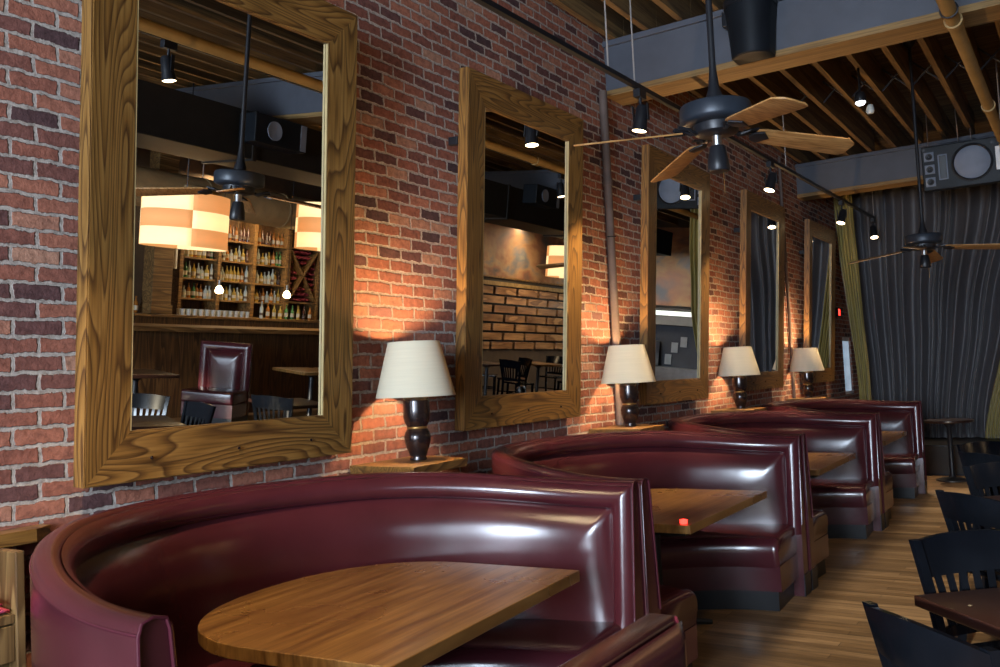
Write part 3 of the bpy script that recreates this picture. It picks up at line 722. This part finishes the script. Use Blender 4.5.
ch = chair('black slat back chair nearest the camera at the lower right corner'); dt = dining_table('dark square table nearest the camera at the lower right corner')
def face(x, y, ang, off=.245):   # given the middle of the back, place the seat centre
    return (x+cos(ang)*off, y+sin(ang)*off, 0), ang
A1, A2 = radians(45), radians(-44)
p_, a_ = face(2.945, 2.775, A1); ch.location = p_; ch.rotation_euler = (0, 0, a_)
def put_chair(x, y, a, lab, z=0):
    q, a = face(x, y, a); dup(ch, (q[0], q[1], z), a, lab)
put_chair(2.905, 4.18, A2, 'black slat back chair behind the nearest dark table, at the right edge')
put_chair(2.80, 5.43, A1, 'black slat back chair third from the camera, turned towards the far tables')
put_chair(2.80, 7.0, A2, 'black slat back chair fourth from the camera, with light through its slats')
put_chair(2.66, 7.75, A1, 'black chair beyond the fourth chair, top rail shining')
put_chair(2.57, 8.75, A2, 'black chair farther down the aisle, top rail catching window light')
dt.location = (3.285, 3.565, 0); dt.rotation_euler = (0, 0, radians(-48))
dup(dt, (3.22, 6.22, 0), radians(-46), 'dark square table, second from the camera, at the right edge')
dup(dt, (3.2, 8.3, 0), radians(-46), 'dark square table, third from the camera, at the far right')
# round table on the floor before the curtain
r = empty('round_table', (1.72, 13.35, 0), 0, 'round brown table in front of the dark curtain', 'table')
MB().lathe([(0, .775), (.30, .775), (.305, .785), (.305, .805), (.30, .81), (0, .81)], 'dark_table', 40).build('table_top', r, smooth=40)
MB().lathe([(.2, 0), (.2, .02), (.05, .05), (.03, .1), (.03, .7), (.09, .775)], 'black_metal', 24).build('pedestal', r, smooth=40)

# ======================================================== SETTEES
def settee(label, w):
    """tall upholstered bench, local: back at x=0, facing +x, width along y"""
    r = empty('settee', (0, 0, 0), 0, label, 'settee', 'tall burgundy settees')
    MB().box((-.045, -w/2, .12), (.03, w/2, 1.1), 'leather', .012, seg=3).build('backrest', r, smooth=40)
    rows = []; NU, NV = 60, 60
    for i in range(NU+1):
        y = -w/2+.006+(w-.012)*i/NU; row = []
        for j in range(NV+1):
            z = 1.09-(1.09-.43)*j/NV; e = min(y+w/2, w/2-y, 1.094-z); b = .12
            d = .03*max(0, sin(pi*min(e, b)/b))**.55 if e < b else .045*(1-math.exp(-(e-b)/.05))
            row.append((.027+d, y, z))
        rows.append(row)
    MB().loft(rows, 'leather', closed=False, caps=False).build('back_cushion', r, smooth=60)
    MB().box((.04, -w/2, .30), (.56, w/2, .47), 'leather', .035, seg=4).build('seat_cushion', r, smooth=40)
    MB().box((.04, -w/2+.01, .12), (.53, w/2-.01, .30), 'leather').build('seat_apron', r, smooth=0)
    MB().box((-.06, -w/2+.02, 0), (.5, w/2-.02, .12), 'kick_black').build('kick_plate', r, smooth=0)
    for s in (-1, 1): MB().tube([(.028, s*(w/2-.002), .45), (.03, s*(w/2-.004), 1.07), (.026, s*(w/2-.02), 1.097)], .006, 'leather_piping', 8).build('piping', r)
    return r
st = settee('burgundy leather settee back in the bottom foreground right of the nearest booth', 1.3); st.location = (2.565, 1.17, 0)
s2 = settee('tall burgundy settee before the bar, reflected in the largest mirror', .72)
s2.location = (6.8, 8.25, .28); s2.rotation_euler = (0, 0, radians(243))

# ======================================================== BAR SIDE (seen in the mirrors)
struct(MB().box((5.75, 4.5, 0), (10, 13.6, .28), 'oak_dark_vertical').box((5.3, 13.6, 0), (7.9, 18.6, .28), 'oak_dark_vertical').build('floor_bar', smooth=0))
r = empty('bar_counter', (7.3, 0, .28), 0, 'long wooden bar with panelled front, reflected in the largest mirror', 'bar')
def bowed(off, z0, z1, mat, y0=5.6, y1=12.6, depth=.55):
    L_ = []; n = 24
    for i in range(n+1):
        y = y0+(y1-y0)*i/n; q = (2*i/n-1); x = .22*q*q+off
        L_.append([(x, y, z0), (x+depth, y, z0), (x+depth, y, z1), (x, y, z1)])
    return MB().loft(L_, mat)
bowed(.06, 0, 1.2, 'oak_dark_vertical').build('front_panel', r, smooth=20)
bowed(-.04, 1.2, 1.265, 'shelf_wood', depth=.75).build('counter_top', r, smooth=20)
r = empty('back_bar', (8.95, 0, .28), 0, 'back counter below the bottle shelves, reflected in the largest mirror', 'cabinet')
MB().box((0, 8.0, 0), (.6, 13, 1.33), 'oak_dark_vertical').build('cabinet_body', r, smooth=0)
MB().box((-.03, 7.98, 1.33), (.6, 13.02, 1.37), 'shelf_wood', .004).build('counter_top', r, smooth=0)
# shelving with three bays and a wine rack
BAY = [9.23, 9.98, 10.73, 11.5]
SHZ = [1.93, 2.26, 2.6, 2.95]
r = empty('bottle_shelving', (9.2, 0, 1.65), 0, 'tall wooden shelving full of bottles, reflected in the largest mirror', 'shelving')
for y in BAY: MB().box((-.02, y-.035, 0), (.34, y+.035, 1.85), 'shelf_wood', .003).build('upright', r, smooth=0)
for k in range(3):
    for z in SHZ: MB().box((0, BAY[k]+.036, z-1.65-.03), (.34, BAY[k+1]-.036, z-1.65), 'shelf_wood', .002).build('shelf', r, smooth=0)
MB().box((.34, 9.19, 0), (.36, 11.54, 1.85), 'oak_dark_vertical').build('back_panel', r, smooth=0)
MB().box((-.03, 9.19, 1.85), (.36, 11.54, 1.95), 'shelf_wood', .004).build('cornice', r, smooth=0)
def bottle(mat, kind):
    m = MB()
    if kind == 0: pr = [(0, 0), (.036, 0), (.038, .01), (.038, .17), (.03, .20), (.014, .225), (.013, .28), (.015, .282), (.015, .295), (0, .296)]
    elif kind == 1: pr = [(0, 0), (.042, 0), (.045, .01), (.045, .13), (.036, .165), (.016, .185), (.015, .235), (.018, .238), (.018, .255), (0, .256)]
    else: pr = [(0, 0), (.033, 0), (.034, .01), (.036, .19), (.02, .225), (.012, .25), (.012, .3), (.014, .302), (.014, .315), (0, .316)]
    m.lathe(pr, mat, 12); r_ = pr[2][0]+.001
    m.lathe([(r_, .05), (r_, .13 if kind != 1 else .11)], 'label_cream' if kind != 2 else 'label_dark', 12, cap=False)
    o = m.build('bottle', smooth=50); return o
PROTO = []
for i, mt in enumerate(['liquor_amber', 'liquor_clear', 'liquor_dark', 'liquor_gold', 'liquor_clear', 'liquor_clear', 'liquor_green', 'liquor_gold']):
    o = bottle(mt, i % 3); o['cn'] = 0; PROTO.append((o, mt.split('_')[1]))
for o, _ in PROTO: COL.objects.unlink(o)
ORD = ['first', 'second', 'third', 'fourth', 'fifth', 'sixth', 'seventh', 'eighth', 'ninth', 'tenth', 'eleventh', 'twelfth', 'thirteenth', 'fourteenth']
def put_bottle(x, y, z, label, group, k=None, sc=1.0):
    o, cn = PROTO[k if k is not None else random.randrange(len(PROTO))]
    c = o.copy(); COL.objects.link(c); c.location = (x, y, z); c.rotation_euler = (0, 0, random.uniform(0, 6)); c.scale = (sc, sc, sc*random.uniform(.9, 1.06))
    del c['cn']; tag(c, label.replace('@', cn), 'bottle', group); return c
bayn = ['left', 'middle', 'right']; shn = ['lowest', 'second', 'third', 'top']
for k in range(3):
    for si_, z in enumerate(SHZ):
        n = 8
        for i in range(n):
            y = BAY[k]+.08+(BAY[k+1]-BAY[k]-.16)*i/(n-1)
            kk = random.choice([2, 0, 2, 2]) if si_ == 3 else None
            put_bottle(9.2+.1+random.uniform(-.02, .02), y, z+.001, '@ bottle %s from left, %s shelf, %s bay of bar shelving' % (ORD[i], shn[si_], bayn[k]), 'bottles on the bar shelving', kk, .85)
for i in range(9): put_bottle(9.08, 10.86+.145*i, 1.651, '@ bottle %s from left in the right row on the back counter' % ORD[i], 'bottles on the back counter', None, .9)
for i in range(4): put_bottle(9.12, 8.1+.1*i, 1.651, '@ bottle %s from left in the left row on the back counter' % ORD[i], 'bottles on the back counter', None, .95)
g = MB().lathe([(0, 0), (.03, 0), (.032, .005), (.038, .1), (.036, .1), (.03, .008), (0, .006)], 'glass_clear', 12).build('drinking_glass', smooth=50)
COL.objects.unlink(g)
for i in range(12):
    for j in range(2):
        c = g.copy(); COL.objects.link(c); c.location = (9.05+.1*j, 9.2+.12*i, 1.651)
        tag(c, 'clear glass %s from left in the %s row on the back counter' % (ORD[i], 'front' if j == 0 else 'rear'), 'glass', 'glasses on the back counter')
r = empty('wine_rack', (9.22, 11.95, 1.66), 0, 'diamond lattice wine rack right of the bottle shelves, in the mirror', 'rack')
for yy in (-.4, .36): MB().box((-.02, yy, 0), (.3, yy+.04, 1.84), 'shelf_wood').build('upright', r, smooth=0)
MB().box((.3, -.4, 0), (.32, .4, 1.84), 'oak_dark_vertical').build('back_panel', r, smooth=0)
for z in (.30, 1.30): MB().box((0, -.36, z-.015), (.3, .36, z+.015), 'shelf_wood').build('shelf', r, smooth=0)
for s in (-1, 1):
    M = Matrix.Translation((0, 0, .8)) @ Matrix.Rotation(s*math.atan2(.95, .68), 4, 'X')
    MB().box((0, -.56, -.012), (.29, .56, .012), 'shelf_wood', M=M).build('lattice', r, smooth=0)
wb = MB().lathe([(0, 0), (.017, 0), (.017, .04), (.03, .05), (.038, .08), (.038, .2), (0, .2)], 'cork_red', 10, M=Matrix.Rotation(pi/2, 4, 'Y')).build('wine_bottle', smooth=50)
COL.objects.unlink(wb); cnt = 0
for zi in range(10):
    for yi in range(6):
        yy, zz = -.28+.112*yi, .36+.098*zi
        d1 = abs((zz-.8)*.68-(yy)*.95)/1.168; d2 = abs((zz-.8)*.68+(yy)*.95)/1.168
        if min(d1, d2) < .055: continue
        c = wb.copy(); COL.objects.link(c); c.location = (9.25, 11.95+yy, 1.66+zz)
        tag(c, 'wine bottle lying in the lattice rack, row %d from the bottom, column %s from left' % (zi+1, ORD[yi]), 'bottle', 'wine bottles in the lattice rack')
# wood post beside the shelves and a sconce
tag(MB().box((8.95, 8.55, 1.66), (9.2, 8.9, 4.84), 'shelf_wood', .004).box((8.93, 8.53, 1.66), (9.22, 8.92, 1.8), 'shelf_wood', .004).build('wooden_post', smooth=0), 'light wood post at the left end of the bottle shelves', 'post')
r = empty('wall_sconce', (9.15, 9.05, 2.38), 0, 'white tube sconce between wood post and bottle shelves', 'sconce')
MB().lathe([(0, 0), (.05, 0), (.055, .01), (.055, .3), (.05, .31), (0, .31)], 'paper', 16).build('tube', r); MB().box((.03, -.03, .1), (.5, .03, .2), 'steel').build('bracket', r, smooth=0)
# drum pendants
def drum(loc, rz, label):
    r = empty('drum_pendant', loc, rz, label, 'pendant lamp', 'striped drum pendants')
    m = MB(); H = .62; R = .5; sg = 48
    for b in range(3):
        for q in range(4):
            mat = 'drum_cream' if (b+q) % 2 == 0 else 'drum_orange'
            vs = []; fs = []; n = sg//4
            for k in range(n+1):
                a = 2*pi*(q*n+k)/sg
                for z in (H*b/3, H*(b+1)/3): vs.append((R*cos(a), R*sin(a), z))
            for k in range(n): fs.append((2*k, 2*k+2, 2*k+3, 2*k+1))
            m.raw(vs, fs, mat)
    s = m.build('drum_shade', r, smooth=60); md = s.modifiers.new('thickness', 'SOLIDIFY'); md.thickness = .008
    MB().lathe([(0, .05), (.47, .05), (.47, .056), (0, .056)], 'drum_cream', 40).build('diffuser', r, smooth=40)
    MB().tube([(0, 0, .3), (0, 0, 4.84-loc[2])], .008, 'black_metal', 8).build('cord', r)
    for k in range(3):
        a = 2*pi*k/3; MB().tube([(0, 0, H-.01), (.495*cos(a), .495*sin(a), H-.01)], .006, 'black_metal', 6).build('spoke', r)
    MB().lathe([(.012, .3), (.05, .33), (.05, .42), (.012, .45)], 'bulb', 12).build('bulb', r)
    return r
ang0 = radians(35)
drum((6.0, 6.85, 2.56), ang0-.12, 'striped cream and orange drum pendant at the left of the largest mirror')
drum((6.0, 9.3, 2.76), ang0-.2, 'striped drum pendant at the right edge of the largest mirror')
drum((6.0, 16.3, 2.86), ang0, 'striped drum pendant reflected in the second mirror')
for i, (y, z) in enumerate(((7.1, 2.0), (8.55, 2.03), (9.85, 2.03))):
    r = empty('bar_pendant', (7.4, y, z), 0, ['small glowing pendant over the bar, left one of three', 'small glowing pendant over the bar, middle one of three', 'small glowing pendant over the bar, right one of three'][i], 'pendant lamp', 'small bar pendants')
    MB().lathe([(0, 0), (.05, .015), (.06, .05), (.045, .09), (.02, .12), (0, .12)], 'pendant_glow', 16).build('glass_shade', r, smooth=60)
    MB().lathe([(.02, .12), (.022, .13), (.02, .2), (.004, .22)], 'steel', 12).build('socket', r); MB().tube([(0, 0, .2), (0, 0, 4.84-z)], .004, 'black_metal', 6).build('cord', r)
# ducts
r = empty('air_duct', (4.5, 0, 3.5), 0, 'dark rectangular air duct under the joists, reflected in the mirrors', 'duct')
MB().box((0, 2.5, 0), (.8, 18, .5), 'duct_dark', .01).build('duct_body', r, smooth=0)
for y in (4, 6.5, 9, 11.5, 14, 16.5): MB().box((-.02, y, -.02), (.82, y+.05, .512), 'duct_dark').build('flange', r, smooth=0)
r = empty('hanging_duct_loudspeaker', (4.34, 6.65, 3.64), 0, 'dark loudspeaker on the air duct, reflected in the largest mirror', 'loudspeaker')
MB().box((-.12, -.36, 0), (.135, .36, .3), 'speaker_black', .01).build('cabinet', r, smooth=0)
MB().box((-.122, .27, .01), (-.11, .355, .29), 'speaker_cone', .002).build('end_panel', r, smooth=0); MB().lathe([(.1, 0), (.1, .008), (.05, .002), (0, .004)], 'speaker_cone', 20, M=Matrix.Translation((-.12, -.1, .15)) @ Matrix.Rotation(-pi/2, 4, 'Y')).build('woofer', r)
o = dup(r, (4.34, 12.25, 3.78), 0, 'dark loudspeaker on the air duct, reflected in the second mirror')
r = empty('round_duct', (7.85, 0, 3.42), 0, 'tan round air duct over the bar, reflected in the largest mirror', 'duct')
MB().tube([(0, 4.6, 0), (0, 13.4, 0)], .27, 'duct_tan', 32).build('duct_body', r)
for y in (5.5, 7, 8.5, 10, 11.5, 13): MB().tube([(0, y-.02, 0), (0, y+.02, 0)], .278, 'duct_tan', 32).build('joint_band', r)
for y in (5.5, 8.5, 11.5): MB().tube([(0, y, .27), (0, y, 1.42)], .008, 'rope', 6).build('duct_hanger', r)
v = MB().box((-.34, 8.0, -.1), (-.2, 8.42, .1), 'duct_tan', .004)
for q in range(6): v.box((-.35, 8.1, -.06+.02*q), (-.338, 8.32, -.052+.02*q), 'duct_dark')
v.build('vent_grille', r, smooth=0)
# dark tables and chairs on the bar side
dup(dt, (4.55, 5.35, 0), radians(20), 'dark table at the lower left of the largest mirror'); dup(dt, (5.15, 7.9, 0), radians(15), 'dark table at the lower right of the largest mirror')
put_chair(5.45, 6.05, radians(-125), 'black chair with bright top rail, lower left in the largest mirror')
put_chair(4.62, 6.1, radians(-85), 'black chair beside the dark table, lower middle in the largest mirror')
put_chair(4.85, 7.35, radians(70), 'black chair at the lower right in the largest mirror')
tb = dining_table('light wood table on the raised bar floor, right in the largest mirror', .8, radians(10)); tb.location = (6.15, 9.25, .28)
for c in tb.children:
    if c.name.startswith('table_top'): c.data.materials[0] = MATS['table_wood']
dup(dt, (6.35, 6.55, .28), radians(10), 'dark table on the raised bar floor left of the red settee')
# wooden block wall, mural above it
r = struct(MB().box((8.14, 14.6, 0), (8.24, 20.98, 4.84), 'dark_plaster').build('wall_partition', smooth=0))
r = empty('block_screen', (8.0, 0, 1.2), 0, 'screen of staggered wooden blocks, reflected in the second mirror', 'screen')
ROWS, RH, BW = 7, .205, .95
for i in range(ROWS):
    m = MB(); y = 14.7+(.47 if i % 2 else 0)
    while y < 19.7:
        m.box((.0, y, RH*i+.018), (.13, min(y+BW-.11, 19.93), RH*i+RH-.03), 'block_wood', .004); y += BW
    m.build('block_course', r, smooth=0)
MB().box((.06, 14.65, 0), (.1, 19.95, ROWS*RH), 'kick_black').build('backing', r, smooth=0)
MB().box((-.02, 14.65, ROWS*RH), (.14, 19.95, ROWS*RH+.09), 'beam_wood', .004).build('cap_rail', r, smooth=0)
MB().box((.06, 14.65, -1.2), (.13, 19.95, 0), 'wall_brown').build('base_panel', r, smooth=0)
tag(MB().box((8.09, 14.7, 2.85), (8.135, 19.9, 4.4), 'mural').box((8.08, 14.65, 2.81), (8.138, 19.95, 2.85), 'oak_across').box((8.08, 14.65, 4.4), (8.138, 19.95, 4.44), 'oak_across').build('wall_picture', smooth=0), 'blurred colourful wall painting over the wooden block screen', 'painting')
for x, y, a, z, lab in ((5.95, 14.2, 100, .28, 'black chair at the left below the block screen, in the second mirror'), (6.3, 15.25, -60, .28, 'black chair in the middle below the block screen, in the second mirror'),
        (6.6, 17.08, -95, .28, 'black chair at the right below the block screen, in the second mirror'), (7.5, 15.25, 150, .28, 'black chair close under the block screen, in the second mirror'),
        (4.35, 12.1, 160, 0, 'nearest black chair reflected low in the second mirror'), (5.3, 15.85, 15, .28, 'black chair reflected low at the right of the second mirror')):
    put_chair(x, y, radians(a), lab, z)
dup(dt, (6.75, 14.6, .28), radians(8), 'dark table below the block screen, left one in the second mirror')
tb2 = dup(tb, (6.5, 16.15, .28), radians(8), 'light wood table below the block screen, right one in the second mirror'); tb2['group'] = 'dark square tables'
# open kitchen at the end
r = empty('kitchen_counter', (4.4, 20.35, 0), 0, 'grey steel kitchen counter and hood, reflected in the middle mirror', 'counter')
MB().box((0, 0, 0), (3.6, .6, .95), 'steel', .004).build('cabinet_body', r, smooth=0); MB().box((-.03, -.03, .95), (3.63, .6, .99), 'steel', .004).build('counter_top', r, smooth=0)
MB().box((0, .56, .99), (3.6, .62, 2.0), 'grey_paint').build('splashback', r, smooth=0)
MB().box((0, .1, 2.02), (3.6, .62, 2.3), 'cloud_paint', .006).build('hood', r, smooth=0); MB().box((.1, .08, 2.25), (3.5, .1, 2.36), 'kitchen_strip').build('strip_light', r, smooth=0)
for k, (x, z) in enumerate(((.95, 1.35), (1.1, 1.05), (.72, 1.5))):
    tag(MB().box((4.4+x, 20.84, z), (4.4+x+.17, 20.848, z+.25), 'paper').build('order_sheet', smooth=0), ['white paper sheet on the kitchen wall, upper left', 'white paper sheet on the kitchen wall, lowest', 'white paper sheet on the kitchen wall, upper right'][k], 'paper', 'papers on the kitchen wall')
r = empty('bread_oven', (5.75, 20.36, .992), 0, 'steel and brass oven on the kitchen counter, in the middle mirror', 'oven')
MB().box((0, 0, 0), (.5, .3, .62), 'steel', .01).build('oven_body', r, smooth=0); MB().box((.03, -.015, .32), (.47, 0, .58), 'brass', .004).build('oven_door', r, smooth=0); MB().box((.03, -.015, .04), (.47, 0, .28), 'kick_black', .004).build('oven_door', r, smooth=0)
tag(MB().box((4.3, 20.93, 2.5), (8.0, 20.99, 4.44), 'mural').build('wall_picture', smooth=0), 'blurred colourful wall painting above the kitchen hood', 'painting')

# ======================================================== LIGHT
wd = bpy.data.worlds.new('world'); SC.world = wd; wd.use_nodes = True
wd.node_tree.nodes['Background'].inputs[0].default_value = (.62, .8, 1, 1); wd.node_tree.nodes['Background'].inputs[1].default_value = 1.2
def light(name, typ, loc, energy, color, aim=None, **kw):
    l = bpy.data.lights.new(name, typ); l.energy = energy; l.color = color
    for k, v in kw.items(): setattr(l, k, v)
    o = bpy.data.objects.new(name, l); COL.objects.link(o); o.location = loc
    if aim is not None: o.rotation_euler = (Vector(aim)-Vector(loc)).to_track_quat('-Z', 'Y').to_euler()
    return o
WE = [800, 110, 60]
for (a, b), e in zip(WIN, WE):
    light('window_daylight', 'AREA', ((a+b)/2, -4.97, 2.3), e, (.70, .83, 1), ((a+b)/2, 0, 1.9), shape='RECTANGLE', size=b-a-.1, size_y=2.35)
light('low_sun', 'SUN', (2.5, -9, 5), 13, (1, .80, .55), (2.5, -8, 5-.194), angle=radians(1.2))
for i in range(4): light('lamp_glow', 'POINT', (.22, Y1+S*i, 1.1985+.585), 50, (1, .62, .28), shadow_soft_size=.035)
for d in ((6, 6.85, 2.74), (6, 9.3, 2.94), (6, 16.3, 3.04)): light('drum_glow', 'POINT', d, 20, (1, .72, .4), shadow_soft_size=.06)
for z in (2.2, 2.54, 2.9): pass
light('shelf_downlight', 'AREA', (8.75, 10.4, 3.6), 130, (1, .72, .4), (9.3, 10.4, 2.2), shape='RECTANGLE', size=.3, size_y=2.6)
light('block_downlight', 'AREA', (7.3, 17.5, 3.7), 80, (1, .78, .5), (8.0, 17.5, 2.0), shape='RECTANGLE', size=.3, size_y=5)
light('kitchen_light', 'AREA', (6, 19.9, 3.4), 40, (.95, 1, .95), (6, 20.8, 1.2), shape='RECTANGLE', size=2.5, size_y=.3)
